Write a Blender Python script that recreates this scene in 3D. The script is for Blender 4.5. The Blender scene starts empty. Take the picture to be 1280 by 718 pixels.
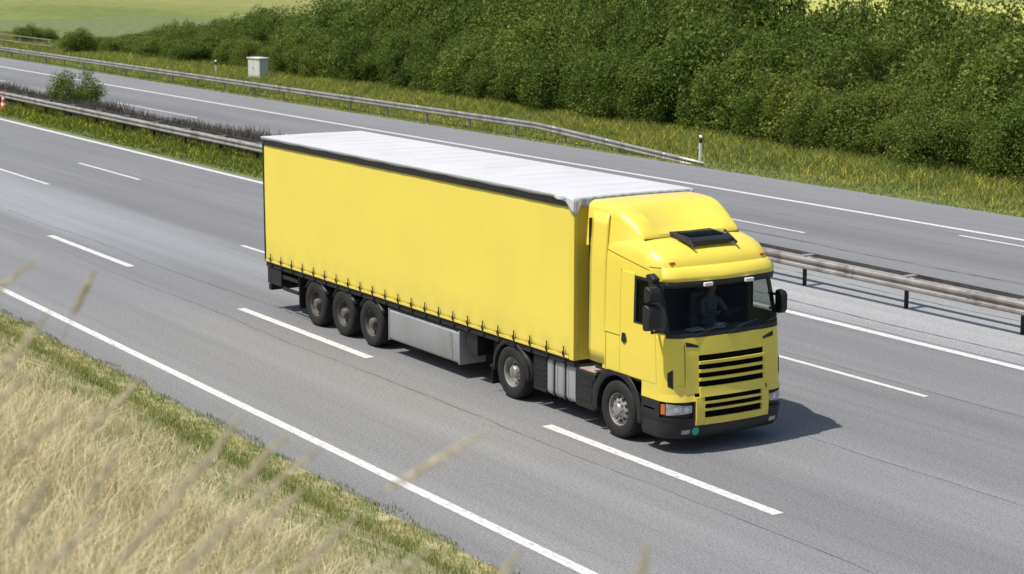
import bpy, bmesh, math, random
import numpy as np
from mathutils import Vector, Matrix
random.seed(7); rng=np.random.default_rng(11)
R=math.radians; PI=math.pi
scene=bpy.context.scene
COL=scene.collection

# ------------------------------------------------------------------ materials
def newmat(name):
    m=bpy.data.materials.new(name); m.use_nodes=True
    nt=m.node_tree; nt.nodes.clear()
    out=nt.nodes.new('ShaderNodeOutputMaterial')
    return m,nt,out
def N(nt,t,**k):
    n=nt.nodes.new(t)
    for a,b in k.items(): setattr(n,a,b)
    return n
def pos_noise(nt,scale,detail=4,stretch=(1,1,1),rough=.55,obj=False):
    if obj:
        tc=N(nt,'ShaderNodeTexCoord'); src=tc.outputs['Object']
    else:
        g=N(nt,'ShaderNodeNewGeometry'); src=g.outputs['Position']
    mp=N(nt,'ShaderNodeMapping'); mp.inputs['Scale'].default_value=stretch
    nt.links.new(src,mp.inputs['Vector'])
    n=N(nt,'ShaderNodeTexNoise'); n.inputs['Scale'].default_value=scale
    n.inputs['Detail'].default_value=detail; n.inputs['Roughness'].default_value=rough
    nt.links.new(mp.outputs[0],n.inputs['Vector'])
    return n.outputs['Fac']
def ramp(nt,fac,stops):
    r=N(nt,'ShaderNodeValToRGB'); e=r.color_ramp.elements
    while len(e)>1: e.remove(e[-1])
    e[0].position=stops[0][0]; e[0].color=(*stops[0][1],1)
    for p,c in stops[1:]:
        q=e.new(p); q.color=(*c,1)
    nt.links.new(fac,r.inputs['Fac']); return r.outputs['Color']
def mixc(nt,a,b,fac,mode='MIX'):
    m=N(nt,'ShaderNodeMix',data_type='RGBA',blend_type=mode)
    for sock,v in ((m.inputs[0],fac),(m.inputs[6],a),(m.inputs[7],b)):
        if hasattr(v,'links'): nt.links.new(v,sock)
        elif isinstance(v,(int,float)): sock.default_value=v
        else: sock.default_value=(*v,1)
    return m.outputs[2]
def simple(name,col,rough=.5,metal=0,var=.12,scale=3,bump=0,bscale=40,coat=0,dirt=None,spec=.5,low=None):
    m,nt,out=newmat(name)
    p=N(nt,'ShaderNodeBsdfPrincipled')
    p.inputs['Roughness'].default_value=rough; p.inputs['Metallic'].default_value=metal
    p.inputs['Coat Weight'].default_value=coat; p.inputs['Specular IOR Level'].default_value=spec
    f=pos_noise(nt,scale,5)
    lo=tuple(c*(1-var) for c in col); hi=tuple(min(1,c*(1+var)) for c in col)
    c=ramp(nt,f,[(.3,lo),(.7,hi)])
    if dirt:
        f2=pos_noise(nt,dirt[2],6,(1,1,.35))
        w=ramp(nt,f2,[(.5,(0,0,0)),(.75,(dirt[1],)*3)])
        c=mixc(nt,c,dirt[0],w)
    if low:   # road grime gathering towards the bottom
        g=N(nt,'ShaderNodeNewGeometry'); s=N(nt,'ShaderNodeSeparateXYZ'); nt.links.new(g.outputs['Position'],s.inputs[0])
        mr=N(nt,'ShaderNodeMapRange'); mr.inputs[1].default_value=low[0]; mr.inputs[2].default_value=low[1]; mr.inputs[3].default_value=0; mr.inputs[4].default_value=low[2]
        nt.links.new(s.outputs['Z'],mr.inputs[0])
        mu=N(nt,'ShaderNodeMath',operation='MULTIPLY'); nt.links.new(mr.outputs[0],mu.inputs[0]); nt.links.new(pos_noise(nt,2.5,5),mu.inputs[1])
        c=mixc(nt,c,low[3],mu.outputs[0])
    nt.links.new(c,p.inputs['Base Color'])
    if bump:
        b=N(nt,'ShaderNodeBump'); b.inputs['Strength'].default_value=bump; b.inputs['Distance'].default_value=.02
        nt.links.new(pos_noise(nt,bscale,4),b.inputs['Height']); nt.links.new(b.outputs[0],p.inputs['Normal'])
    nt.links.new(p.outputs[0],out.inputs[0]); return m
def leafmat(name,stops,trans=.3,patch=None,objr=True,pscale=.5):
    m,nt,out=newmat(name)
    g=N(nt,'ShaderNodeNewGeometry')
    c=ramp(nt,g.outputs['Random Per Island'],stops)
    if objr:
        oi=N(nt,'ShaderNodeObjectInfo')
        t=ramp(nt,oi.outputs['Random'],[(0,(.78,.85,.75)),(.35,(.92,.96,.88)),(.65,(1.03,1.0,.95)),(.8,(1.25,1.15,1.0)),(.9,(1.18,1.18,1.1)),(1,(1.0,.9,.9))])
        c=mixc(nt,c,t,1.0,'MULTIPLY')
    if patch:
        f=pos_noise(nt,pscale,4)
        w=ramp(nt,f,[(.42,(0,0,0)),(.62,(1,1,1))])
        c=mixc(nt,c,patch,w,'MULTIPLY')
    d=N(nt,'ShaderNodeBsdfDiffuse'); tr=N(nt,'ShaderNodeBsdfTranslucent')
    nt.links.new(c,d.inputs[0]); nt.links.new(c,tr.inputs[0])
    mx=N(nt,'ShaderNodeMixShader'); mx.inputs[0].default_value=trans
    nt.links.new(d.outputs[0],mx.inputs[1]); nt.links.new(tr.outputs[0],mx.inputs[2])
    nt.links.new(mx.outputs[0],out.inputs[0]); return m

def asphalt(name,stops,y0,y1,k=1.0,band=False):
    m,nt,out=newmat(name)
    p=N(nt,'ShaderNodeBsdfPrincipled'); p.inputs['Roughness'].default_value=.85
    p.inputs['Specular IOR Level'].default_value=.3
    g=N(nt,'ShaderNodeNewGeometry'); s=N(nt,'ShaderNodeSeparateXYZ'); nt.links.new(g.outputs['Position'],s.inputs[0])
    wob=pos_noise(nt,.15,3,(.3,1,1))
    ma=N(nt,'ShaderNodeMath',operation='MULTIPLY_ADD'); nt.links.new(wob,ma.inputs[0]); ma.inputs[1].default_value=.6; nt.links.new(s.outputs['Y'],ma.inputs[2])
    mr=N(nt,'ShaderNodeMapRange'); mr.inputs[1].default_value=y0+.3; mr.inputs[2].default_value=y1+.3
    nt.links.new(ma.outputs[0],mr.inputs[0])
    c=ramp(nt,mr.outputs[0],[(a,(b*k*.985,b*k,b*k*1.025)) for a,b in stops])
    if band:
        bm_=ramp(nt,mr.outputs[0],[(.30,(0,0,0)),(.34,(1,1,1)),(.51,(1,1,1)),(.55,(0,0,0))])
        mx_=N(nt,'ShaderNodeMapRange'); mx_.inputs[1].default_value=-42; mx_.inputs[2].default_value=-56; mx_.inputs[3].default_value=0; mx_.inputs[4].default_value=.75
        nt.links.new(s.outputs['X'],mx_.inputs[0])
        mm=N(nt,'ShaderNodeMath',operation='MULTIPLY'); nt.links.new(bm_,mm.inputs[0]); nt.links.new(mx_.outputs[0],mm.inputs[1])
        c=mixc(nt,c,(.27,.285,.305),mm.outputs[0])
    st=ramp(nt,pos_noise(nt,1.2,5,(.05,2.2,1)),[(.3,(.92,.92,.92)),(.7,(1.07,1.07,1.07))])
    c=mixc(nt,c,st,1.0,'MULTIPLY')
    bl=ramp(nt,pos_noise(nt,.25,4,(.3,1,1)),[(.3,(.94,.94,.94)),(.7,(1.06,1.06,1.055))])
    c=mixc(nt,c,bl,1.0,'MULTIPLY')
    gr=ramp(nt,pos_noise(nt,30,5,rough=.9),[(.32,(.38,.38,.38)),(.5,(1,1,1)),(.68,(1.8,1.8,1.78))])
    c=mixc(nt,c,gr,1.0,'MULTIPLY')
    gr2=ramp(nt,pos_noise(nt,12,5,rough=.85),[(.3,(.82,.82,.82)),(.7,(1.17,1.17,1.17))])
    c=mixc(nt,c,gr2,1.0,'MULTIPLY')
    nt.links.new(c,p.inputs['Base Color'])
    b=N(nt,'ShaderNodeBump'); b.inputs['Strength'].default_value=.35; b.inputs['Distance'].default_value=.01
    nt.links.new(pos_noise(nt,60,3),b.inputs['Height']); nt.links.new(b.outputs[0],p.inputs['Normal'])
    nt.links.new(p.outputs[0],out.inputs[0]); return m

def paint_white(name):
    m,nt,out=newmat(name)
    p=N(nt,'ShaderNodeBsdfPrincipled'); p.inputs['Roughness'].default_value=.7
    c=ramp(nt,pos_noise(nt,14,6,(.5,1,1),.75),[(.33,(.32,.32,.31)),(.48,(.58,.58,.57)),(.65,(.70,.70,.69))])
    nt.links.new(c,p.inputs['Base Color']); nt.links.new(p.outputs[0],out.inputs[0]); return m

def glass(name,tint,gloss,ior):
    m,nt,out=newmat(name)
    tr=N(nt,'ShaderNodeBsdfTransparent'); tr.inputs[0].default_value=(*tint,1)
    gl=N(nt,'ShaderNodeBsdfGlossy'); gl.inputs['Roughness'].default_value=.03; gl.inputs[0].default_value=(*gloss,1)
    fr=N(nt,'ShaderNodeFresnel'); fr.inputs[0].default_value=ior
    mx=N(nt,'ShaderNodeMixShader'); nt.links.new(fr.outputs[0],mx.inputs[0]); nt.links.new(tr.outputs[0],mx.inputs[1]); nt.links.new(gl.outputs[0],mx.inputs[2])
    nt.links.new(mx.outputs[0],out.inputs[0]); return m

M={}
M['yellow']=simple('yellow_paint',(.845,.68,.085),.32,0,.02,1.2,coat=.3,low=(1.6,.4,.45,(.40,.32,.10)))
M['curtain']=simple('yellow_tarpaulin',(.845,.695,.105),.55,0,.02,.9,bump=.06,bscale=2.2,dirt=((.64,.52,.12),.12,1.1),low=(1.8,1.1,.5,(.45,.36,.12)))
M['tarp']=simple('grey_white_tarpaulin',(.56,.56,.575),.65,0,.035,1.1,bump=.06,bscale=3,dirt=((.44,.44,.44),.35,.8))
M['black']=simple('black_plastic',(.014,.014,.015),.5,0,.25,4)
M['void']=simple('matt_black_recess',(.003,.003,.003),.9,0,.1,4,spec=.1)
M['dark']=simple('dark_chassis_steel',(.017,.016,.015),.7,0,.3,4)
M['seamdark']=simple('dark_panel_gap',(.12,.085,.012),.7,0,.1,4)
M['rubber']=simple('tyre_rubber',(.014,.0135,.013),.8,0,.25,12,bump=.3,bscale=60)
M['rim']=simple('silver_rim',(.42,.41,.39),.42,.55,.15,9,dirt=((.10,.08,.06),.8,6))
M['rim2']=simple('dusty_grey_rim',(.13,.12,.11),.6,.3,.2,9,dirt=((.04,.033,.028),.8,6))
M['alu']=simple('brushed_aluminium',(.44,.45,.46),.45,.45,.05,2,dirt=((.28,.27,.25),.45,2))
M['chrome']=simple('bright_metal',(.7,.7,.7),.2,.9,.05,3)
M['galv']=simple('galvanised_steel',(.36,.35,.33),.5,.55,.18,2.2,dirt=((.17,.14,.11),.8,1.5))
M['rusty']=simple('weathered_galvanised_steel',(.31,.295,.275),.65,.3,.2,2.0,dirt=((.12,.08,.06),.95,1.3))
M['orange']=simple('orange_lens',(.55,.15,.03),.2,0,.05,5)
M['red']=simple('red_lens',(.5,.02,.02),.25,0,.05,5)
M['white']=simple('white_paint',(.78,.78,.76),.5,0,.05,5)
M['green']=simple('green_sticker',(.03,.42,.22),.4,0,.03,5)
M['interior']=simple('dark_cab_trim',(.045,.045,.047),.8,0,.2,5)
M['dashgrey']=simple('grey_dashboard_plastic',(.12,.12,.12),.7,0,.3,9)
M['seatfab']=simple('grey_seat_fabric',(.22,.215,.21),.9,0,.2,12)
M['lens']=simple('headlamp_lens',(.40,.42,.44),.08,.5,.35,14)
M['concretebox']=simple('pale_grey_cabinet_paint',(.62,.61,.56),.7,0,.06,3)
M['tread']=simple('perforated_tread_plate',(.5,.42,.38),.5,.3,.4,30)
M['seam']=simple('bitumen_seam',(.08,.08,.08),.8,0,.3,8)
M['paint']=paint_white('road_paint')
M['bark']=simple('bark',(.10,.075,.05),.9,0,.3,8)
M['skin']=simple('skin',(.50,.30,.21),.6,0,.05,8)
M['shirt']=simple('shirt_cloth',(.24,.27,.33),.9,0,.1,10)
M['trousers']=simple('trouser_cloth',(.05,.055,.08),.9,0,.1,10)
M['hair']=simple('dark_hair',(.05,.035,.025),.8,0,.2,20)
M['glass']=glass('tinted_glass',(.70,.74,.71),(.42,.44,.46),1.35)
M['sideglass']=glass('side_window_glass',(.42,.45,.43),(.5,.52,.54),1.4)
M['road']=asphalt('near_asphalt',[(0,.15),(.06,.17),(.14,.155),(.2,.175),(.26,.16),(.3,.15),(.36,.14),(.42,.165),(.48,.18),(.53,.165),(.58,.14),(.65,.15),(.72,.14),(.78,.155),(.86,.145),(1,.15)],13.2,29,1.27,True)
M['road2']=asphalt('far_asphalt',[(0,.13),(.15,.16),(.3,.15),(.36,.13),(.5,.155),(.62,.145),(.8,.165),(1,.17)],33.5,44.8,1.25)
M['paved']=asphalt('worn_median_paving',[(0,.25),(.3,.31),(.6,.28),(1,.24)],28.5,33.5,1.08)
M['straw']=leafmat('dry_straw_grass',[(0,(.48,.385,.20)),(.25,(.68,.575,.34)),(.6,(.80,.70,.46)),(.85,(.87,.80,.59)),(.94,(.38,.38,.17)),(1,(.27,.31,.11))],.3,None,False)
M['ear']=leafmat('pale_seed_head',[(0,(.70,.62,.46)),(1,(.90,.85,.72))],.4,None,False)
M['green_grass']=leafmat('green_verge_grass',[(0,(.09,.15,.025)),(.45,(.15,.225,.045)),(.7,(.24,.31,.09)),(.88,(.40,.38,.18)),(1,(.56,.50,.29))],.35,(1.6,1.25,1.4),False,.9)
M['far_grass']=leafmat('tall_verge_grass',[(0,(.09,.15,.025)),(.4,(.16,.22,.05)),(.7,(.25,.29,.085)),(.86,(.38,.37,.13)),(.94,(.60,.53,.09)),(1,(.68,.58,.07))],.35,(1.35,1.2,1.15),False,.25)
M['median_green']=leafmat('median_plants',[(0,(.08,.14,.02)),(.5,(.16,.22,.045)),(.84,(.25,.28,.07)),(.93,(.62,.52,.05)),(1,(.7,.58,.05))],.3,None,False)
M['dead']=leafmat('dead_weeds',[(0,(.07,.06,.05)),(.5,(.14,.12,.10)),(.8,(.22,.19,.16)),(1,(.12,.15,.06))],.2,None,False)
M['leaf']=leafmat('shrub_leaves',[(0,(.052,.085,.017)),(.35,(.095,.145,.030)),(.7,(.148,.205,.047)),(.93,(.21,.26,.075)),(1,(.32,.34,.14))],.45,(1.3,1.22,1.15),True,.3)

# ------------------------------------------------------------------ helpers
class MB:
    def __init__(s): s.v=[]; s.f=[]; s.m=[]; s.mi=0
    def add(s,vs,fs):
        b=len(s.v); s.v+= [tuple(p) for p in vs]
        for f in fs: s.f.append(tuple(i+b for i in f)); s.m.append(s.mi)
    def box(s,x0,x1,y0,y1,z0,z1):
        s.add([(x0,y0,z0),(x1,y0,z0),(x1,y1,z0),(x0,y1,z0),(x0,y0,z1),(x1,y0,z1),(x1,y1,z1),(x0,y1,z1)],
              [(0,3,2,1),(4,5,6,7),(0,1,5,4),(1,2,6,5),(2,3,7,6),(3,0,4,7)])
        return s
    def prism_xz(s,poly,y0,y1):
        n=len(poly)
        s.add([(x,y0,z) for x,z in poly]+[(x,y1,z) for x,z in poly],
              [tuple(range(n)),tuple(range(2*n-1,n-1,-1))]+[(i,i+n,(i+1)%n+n,(i+1)%n) for i in range(n)]); return s
    def prism_yz(s,poly,x0,x1):
        n=len(poly)
        s.add([(x0,y,z) for y,z in poly]+[(x1,y,z) for y,z in poly],
              [tuple(range(n)),tuple(range(2*n-1,n-1,-1))]+[(i,i+n,(i+1)%n+n,(i+1)%n) for i in range(n)]); return s
    def tube(s,p0,p1,r,n=10,r2=None):
        p0=Vector(p0);p1=Vector(p1);d=(p1-p0).normalized(); r2=r if r2 is None else r2
        a=d.orthogonal().normalized(); b=d.cross(a)
        c=[(p0+(a*math.cos(2*PI*i/n)+b*math.sin(2*PI*i/n))*r) for i in range(n)]+[(p1+(a*math.cos(2*PI*i/n)+b*math.sin(2*PI*i/n))*r2) for i in range(n)]
        s.add(c,[(i,(i+1)%n,(i+1)%n+n,i+n) for i in range(n)]+[tuple(range(n-1,-1,-1)),tuple(range(n,2*n))]); return s
    def path(s,pts,r,n=8):
        for a,b in zip(pts[:-1],pts[1:]): s.tube(a,b,r,n)
        return s
    def lathe_y(s,prof,n=40,cx=0,cy=0,cz=0,closed=False):
        k=len(prof); vs=[]
        for i in range(n):
            t=2*PI*i/n
            for r,y in prof: vs.append((cx+r*math.cos(t),cy+y,cz+r*math.sin(t)))
        fs=[]
        for i in range(n):
            j=(i+1)%n
            for q in range(k if closed else k-1):
                w=(q+1)%k
                fs.append((i*k+q,j*k+q,j*k+w,i*k+w))
        s.add(vs,fs); return s
    def grid(s,P):
        r=len(P);c=len(P[0]); s.add([p for row in P for p in row],[(i*c+j,i*c+j+1,(i+1)*c+j+1,(i+1)*c+j) for i in range(r-1) for j in range(c-1)]); return s
    def build(s,name,mat,parent=None,bevel=0,ang=35,loc=None,solid=0,merge=False,rec=False):
        me=bpy.data.meshes.new(name); me.from_pydata(s.v,[],s.f)
        mats=mat if isinstance(mat,(list,tuple)) else [mat]
        for q in mats: me.materials.append(M[q])
        me.polygons.foreach_set('material_index',s.m)
        if merge or rec:
            bm=bmesh.new(); bm.from_mesh(me)
            if merge: bmesh.ops.remove_doubles(bm,verts=bm.verts,dist=1e-4)
            if rec: bmesh.ops.recalc_face_normals(bm,faces=bm.faces)
            bm.to_mesh(me); bm.free()
        me.polygons.foreach_set('use_smooth',[True]*len(me.polygons))
        me.set_sharp_from_angle(angle=R(ang)); me.update()
        o=bpy.data.objects.new(name,me); COL.objects.link(o)
        if parent: o.parent=parent
        if loc: o.location=loc
        if solid:
            md=o.modifiers.new('s','SOLIDIFY'); md.thickness=solid; md.offset=0
        if bevel:
            md=o.modifiers.new('b','BEVEL'); md.width=bevel; md.segments=2; md.limit_method='ANGLE'; md.angle_limit=R(40); md.harden_normals=True
        return o
def tag(o,label=None,cat=None,group=None,kind=None):
    if label:o['label']=label
    if cat:o['category']=cat
    if group:o['group']=group
    if kind:o['kind']=kind
    return o
def empty(name,loc=(0,0,0),rz=0):
    o=bpy.data.objects.new(name,None); COL.objects.link(o); o.location=loc; o.rotation_euler=(0,0,rz); o.empty_display_size=.3; return o
def dup(root,loc,rz=0,scale=None,label=None,group=None,parent=None):
    r=root.copy(); COL.objects.link(r); r.location=loc; r.rotation_euler=(0,0,rz)
    if scale: r.scale=scale
    if parent: r.parent=parent
    if label:r['label']=label
    if group:r['group']=group
    for ch in list(root.children):
        c=ch.copy(); COL.objects.link(c); c.parent=r
        for g in ch.children:
            d=g.copy(); COL.objects.link(d); d.parent=c
    return r
def np_mesh(name,V,F,mat,smooth=False):
    me=bpy.data.meshes.new(name); k=F.shape[1]
    me.vertices.add(len(V)); me.vertices.foreach_set('co',V.astype(np.float32).ravel())
    me.loops.add(F.size); me.loops.foreach_set('vertex_index',F.astype(np.int32).ravel())
    me.polygons.add(len(F)); me.polygons.foreach_set('loop_start',np.arange(0,F.size,k,dtype=np.int32))
    me.polygons.foreach_set('loop_total',np.full(len(F),k,dtype=np.int32))
    me.materials.append(M[mat]); me.update(calc_edges=True); return me
def link(name,me,parent=None):
    o=bpy.data.objects.new(name,me); COL.objects.link(o)
    if parent:o.parent=parent
    return o
def blades(P,h,w,lean,tipw=0):
    n=len(P); ang=rng.uniform(0,2*PI,n); la=rng.uniform(0,2*PI,n)
    dx=np.cos(ang)*w/2; dy=np.sin(ang)*w/2
    lx=np.cos(la)*lean; ly=np.sin(la)*lean
    V=np.zeros((n,5,3)); 
    for i,(sgn,t,k) in enumerate(((-1,0,1),(1,0,1),(-1,.55,.85),(1,.55,.85),(0,1,0))):
        V[:,i,0]=P[:,0]+sgn*dx*k+lx*h*t*t; V[:,i,1]=P[:,1]+sgn*dy*k+ly*h*t*t; V[:,i,2]=P[:,2]+h*t*(1-.25*t*lean)
    b=np.arange(n)[:,None]*5
    F=np.concatenate([b+np.array([[0,1,3]]),b+np.array([[0,3,2]]),b+np.array([[2,3,4]])])
    return V.reshape(-1,3),F

# ------------------------------------------------------------------ camera
TH=R(32.1); PH=R(10.1); H=8.3
cam=bpy.data.cameras.new('camera'); co=bpy.data.objects.new('camera',cam); COL.objects.link(co)
co.location=(0,0,H)
fw=Vector((-math.cos(TH)*math.cos(PH),math.sin(TH)*math.cos(PH),-math.sin(PH)))
co.rotation_euler=fw.to_track_quat('-Z','Y').to_euler()
cam.sensor_width=36; cam.lens=67.1; cam.clip_end=6000; cam.clip_start=.1
cam.dof.use_dof=True; cam.dof.focus_distance=36; cam.dof.aperture_fstop=2.5
scene.camera=co

# ------------------------------------------------------------------ light
SD=Vector((-0.06,-.44,.90)).normalized()
el=math.asin(SD.z); az=math.atan2(SD.x,SD.y)
w=bpy.data.worlds.new('World'); scene.world=w; w.use_nodes=True
nt=w.node_tree; bg=nt.nodes['Background']; sk=nt.nodes.new('ShaderNodeTexSky'); sk.sky_type='NISHITA'; sk.sun_disc=False
sk.sun_elevation=el; sk.sun_rotation=az%(2*PI); sk.air_density=1; sk.dust_density=2.2
nt.links.new(sk.outputs[0],bg.inputs[0]); bg.inputs[1].default_value=.12
sl=bpy.data.lights.new('sun','SUN'); sl.energy=4.65; sl.angle=R(.53); sl.color=(1,.955,.88)
so=bpy.data.objects.new('sun',sl); COL.objects.link(so); so.rotation_euler=SD.to_track_quat('Z','Y').to_euler(); so.location=(0,-20,40)
scene.view_settings.view_transform='Standard'; scene.view_settings.look='None'; scene.view_settings.exposure=0

# ------------------------------------------------------------------ setting
m,nt,out=newmat('meadow_ground')
p=N(nt,'ShaderNodeBsdfPrincipled'); p.inputs['Roughness'].default_value=1; p.inputs['Specular IOR Level'].default_value=.1
c=ramp(nt,pos_noise(nt,.012,4,(.4,1.4,1)),[(.35,(.16,.19,.06)),(.5,(.24,.25,.09)),(.65,(.32,.30,.12))])
c2=ramp(nt,pos_noise(nt,.45,7,(1,1,1),.75),[(.3,(.55,.6,.55)),(.7,(1.3,1.3,1.2))])
c=mixc(nt,c,c2,1.0,'MULTIPLY'); nt.links.new(c,p.inputs['Base Color']); nt.links.new(p.outputs[0],out.inputs[0]); M['meadow']=m
g=MB(); g.add([(-3000,-2000,-.02),(2000,-2000,-.02),(2000,3000,-.02),(-3000,3000,-.02)],[(0,1,2,3)]); tag(g.build('ground','meadow'),kind='structure')
M['verge_soil']=simple('verge_soil',(.13,.16,.05),1,0,.35,1.2)
M['rape']=simple('yellow_flowering_field',(.42,.41,.09),1,0,.25,.35)
def sheet(name,x0,x1,y0,y1,z,mat,kind='structure'):
    g=MB(); g.add([(x0,y0,z),(x1,y0,z),(x1,y1,z),(x0,y1,z)],[(0,1,2,3)]); return tag(g.build(name,mat),kind=kind)
sheet('verge',-220,40,44.5,90,-.012,'verge_soil')
sheet('field',-262,0,150,215,.0,'rape')
sheet('road',-600,120,13.0,28.75,0,'road')
sheet('road',-600,120,33.6,44.8,0,'road2')
sheet('median_strip',-600,-50,28.75,33.6,-.004,'verge_soil')
sheet('median_paving',-50,120,28.75,33.6,-.004,'paved')
def mark(a0,a1,D,wd,name='lane_marking'):
    sheet(name,-a0,-a1,D-wd/2,D+wd/2,.006,'paint')
mark(400,-60,13.95,.20,'edge_line'); mark(400,-60,28.45,.24,'edge_line'); mark(400,-60,41.3,.24,'edge_line')
for a0,a1 in ((27.35,21.05),(40.4,34.0),(53.9,47.4),(67.2,61),(80.5,74.3),(13.7,7.5)): mark(a0,a1,17.88,.21 if a0<60 else .17)
for a0,a1 in ((72.2,65.8),(49.2,43),(94,88),(5,-1)): mark(a0,a1,21.85,.14)
for a0,a1 in ((71.8,65.4),(51.8,45.5),(31.7,25.4),(92,85.6),(11.7,5.4)): mark(a0,a1,25.1,.14)
for a0,a1 in ((99,88),(48.9,42.6),(78,72),(125,118),(67,60)): mark(a0,a1,36.9,.13)
mark(39.8,33,40.4,.15)
def seam(a0,a1,D,wd,sl=0,seed=0):
    r=random.Random(seed); n=int((a0-a1)/.35); g=MB(); P=[[],[]]; w0=0
    for i in range(n+1):
        a=a0-(a0-a1)*i/n; w0=w0*.85+r.uniform(-.02,.02); yy=D+w0+.05*math.sin(a*.6+seed)+sl*(a-a1); ww=wd*r.uniform(.2,1.4)
        P[0].append((-a,yy-ww/2,.003)); P[1].append((-a,yy+ww/2,.003))
    g.grid(P); tag(g.build('tar_seam','seam'),kind='structure')
seam(200,-40,35.7,.08,0,1); seam(160,-20,17.2,.018,0,2); seam(160,-20,25.45,.016,0,3); seam(160,-20,21.3,.012,0,4); seam(160,-20,29.4,.04,0,5); seam(60,-20,38.9,.02,0,6)
seam(60,38,18.6,.022,0,8); seam(45,20,32.0,.03,.01,10)

def bank(D,a):
    t=np.clip((12.7-D),0,None)
    h=.47*t*np.clip(t/1.5,0,1)**.5
    h=np.where(D<0,5.97+ (0-D)*.03,h)
    return h+ .09*np.sin(a*.55+D*.8)*np.clip(t/3,0,1)+.06*np.sin(a*1.3-D*1.1)*np.clip(t/3,0,1)
m,nt,out=newmat('bank_soil')
p=N(nt,'ShaderNodeBsdfPrincipled'); p.inputs['Roughness'].default_value=1; p.inputs['Specular IOR Level'].default_value=.1
c=ramp(nt,pos_noise(nt,2.2,7,(1,1,1),.75),[(.35,(.15,.18,.06)),(.5,(.27,.26,.12)),(.62,(.44,.39,.23))])
nt.links.new(c,p.inputs['Base Color']); nt.links.new(p.outputs[0],out.inputs[0]); M['bank']=m
xs=np.linspace(-140,30,240); ys=np.concatenate([np.linspace(-25,0,12)[:-1],np.linspace(0,13.15,40)])
P=[[(x,y,float(bank(np.array(y),np.array(-x)))+(.001 if y<13 else -.003)) for x in xs] for y in ys]
g=MB(); g.grid(P); tag(g.build('embankment','bank',ang=180),kind='structure')

def scatter(n,a0,a1,D0,D1):
    return rng.uniform(a0,a1,n),rng.uniform(D0,D1,n)
def vnoise(a,D,s,seed=0):
    return (np.sin(a*s+seed)+np.sin(D*s*1.7+seed*2.1)+np.sin((a+D)*s*.77+seed*.7)+np.sin((a-D*1.3)*s*1.9+seed*3.3))/4
a,D=scatter(300000,10,62,7.0,13.25)
edge=.12*np.sin(a*1.1)+.1*np.sin(a*3.7)
pg=np.clip((D-(10.2+1.3*vnoise(a,D,.6,1)+.7*vnoise(a,D,2.0,4)))/1.6,.12,1)*np.clip(.85+.6*vnoise(a,D,3.1,6),.25,1)
keep=(D<13.2+edge*.6-.1)&(rng.uniform(0,1,len(a))<pg)&((a<45)|(rng.uniform(0,1,len(a))<.4))
a=a[keep];D=D[keep]
P=np.stack([-a,D,bank(D,a)-.01],1); n=len(a)
V1,F1=blades(P,rng.uniform(.03,.14,n)*np.clip(1.5-(D-10)/5,.6,1.5),rng.uniform(.006,.013,n),rng.uniform(.1,.9,n))
o=link('verge_grass',np_mesh('verge_grass',V1,F1,'green_grass')); tag(o,'short patchy green grass strip along the near road edge','grass',kind='stuff')
a,D=scatter(380000,4,60,-1.0,12.9)
dens=np.clip((11.0+1.5*vnoise(a,D,.7,3)+1.1*vnoise(a,D,2.1,8)-D)/3.2,0.07,1)
keep=(rng.uniform(0,1,len(a))<dens)&((a<46)|(rng.uniform(0,1,len(a))<.4))
a=a[keep];D=D[keep];n=len(a)
hh=np.clip((12.4-D)/8,.12,1)*rng.uniform(.15,.70,n)*(1+.5*vnoise(a,D,1.1,2))
P=np.stack([-a,D,bank(D,a)-.01],1)
V1,F1=blades(P,hh,rng.uniform(.0035,.008,n),rng.uniform(.15,1.4,n))
o=link('dry_grass',np_mesh('dry_grass',V1,F1,'straw')); tag(o,'dense straw coloured dry grass covering the near bank','grass',kind='stuff')
a,D=scatter(330000,20,185,44.7,58)
keep=(a<120)|(rng.uniform(0,1,len(a))<.5); a=a[keep]; D=D[keep]
h0=np.clip((D-44.6)/3.5,.2,1)
P=np.stack([-a,D,np.full(len(a),-.01)],1);n=len(a)
V1,F1=blades(P,h0*rng.uniform(.15,.58,n)*(1+.4*vnoise(a,D,.5,7)),rng.uniform(.012,.036,n),rng.uniform(.2,1.1,n))
o=link('tall_grass',np_mesh('tall_grass',V1,F1,'far_grass')); tag(o,'tall green grass between the far guardrail and the thicket','grass',kind='stuff')
a,D=scatter(52000,50,170,28.95,31.6)
P=np.stack([-a,D,np.full(len(a),-.01)],1);n=len(a)
V1,F1=blades(P,np.clip((D-28.8)/1.2,.3,1)*rng.uniform(.12,.42,n)*(1+.5*vnoise(a,D,.8,7)),rng.uniform(.02,.05,n),rng.uniform(.2,.9,n))
o=link('median_grass',np_mesh('median_grass',V1,F1,'median_green')); tag(o,'green grass with yellow flowers in front of the median guardrail','grass',kind='stuff')
a,D=scatter(42000,50,185,31.4,33.9)
P=np.stack([-a,D,np.full(len(a),-.01)],1);n=len(a)
V1,F1=blades(P,rng.uniform(.3,.95,n)*(1+.3*vnoise(a,D,.4,9)),rng.uniform(.02,.05,n),rng.uniform(.05,.5,n))
o=link('withered_weeds',np_mesh('withered_weeds',V1,F1,'dead')); tag(o,'brown withered weeds behind the median guardrail','weeds',kind='stuff')

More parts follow.
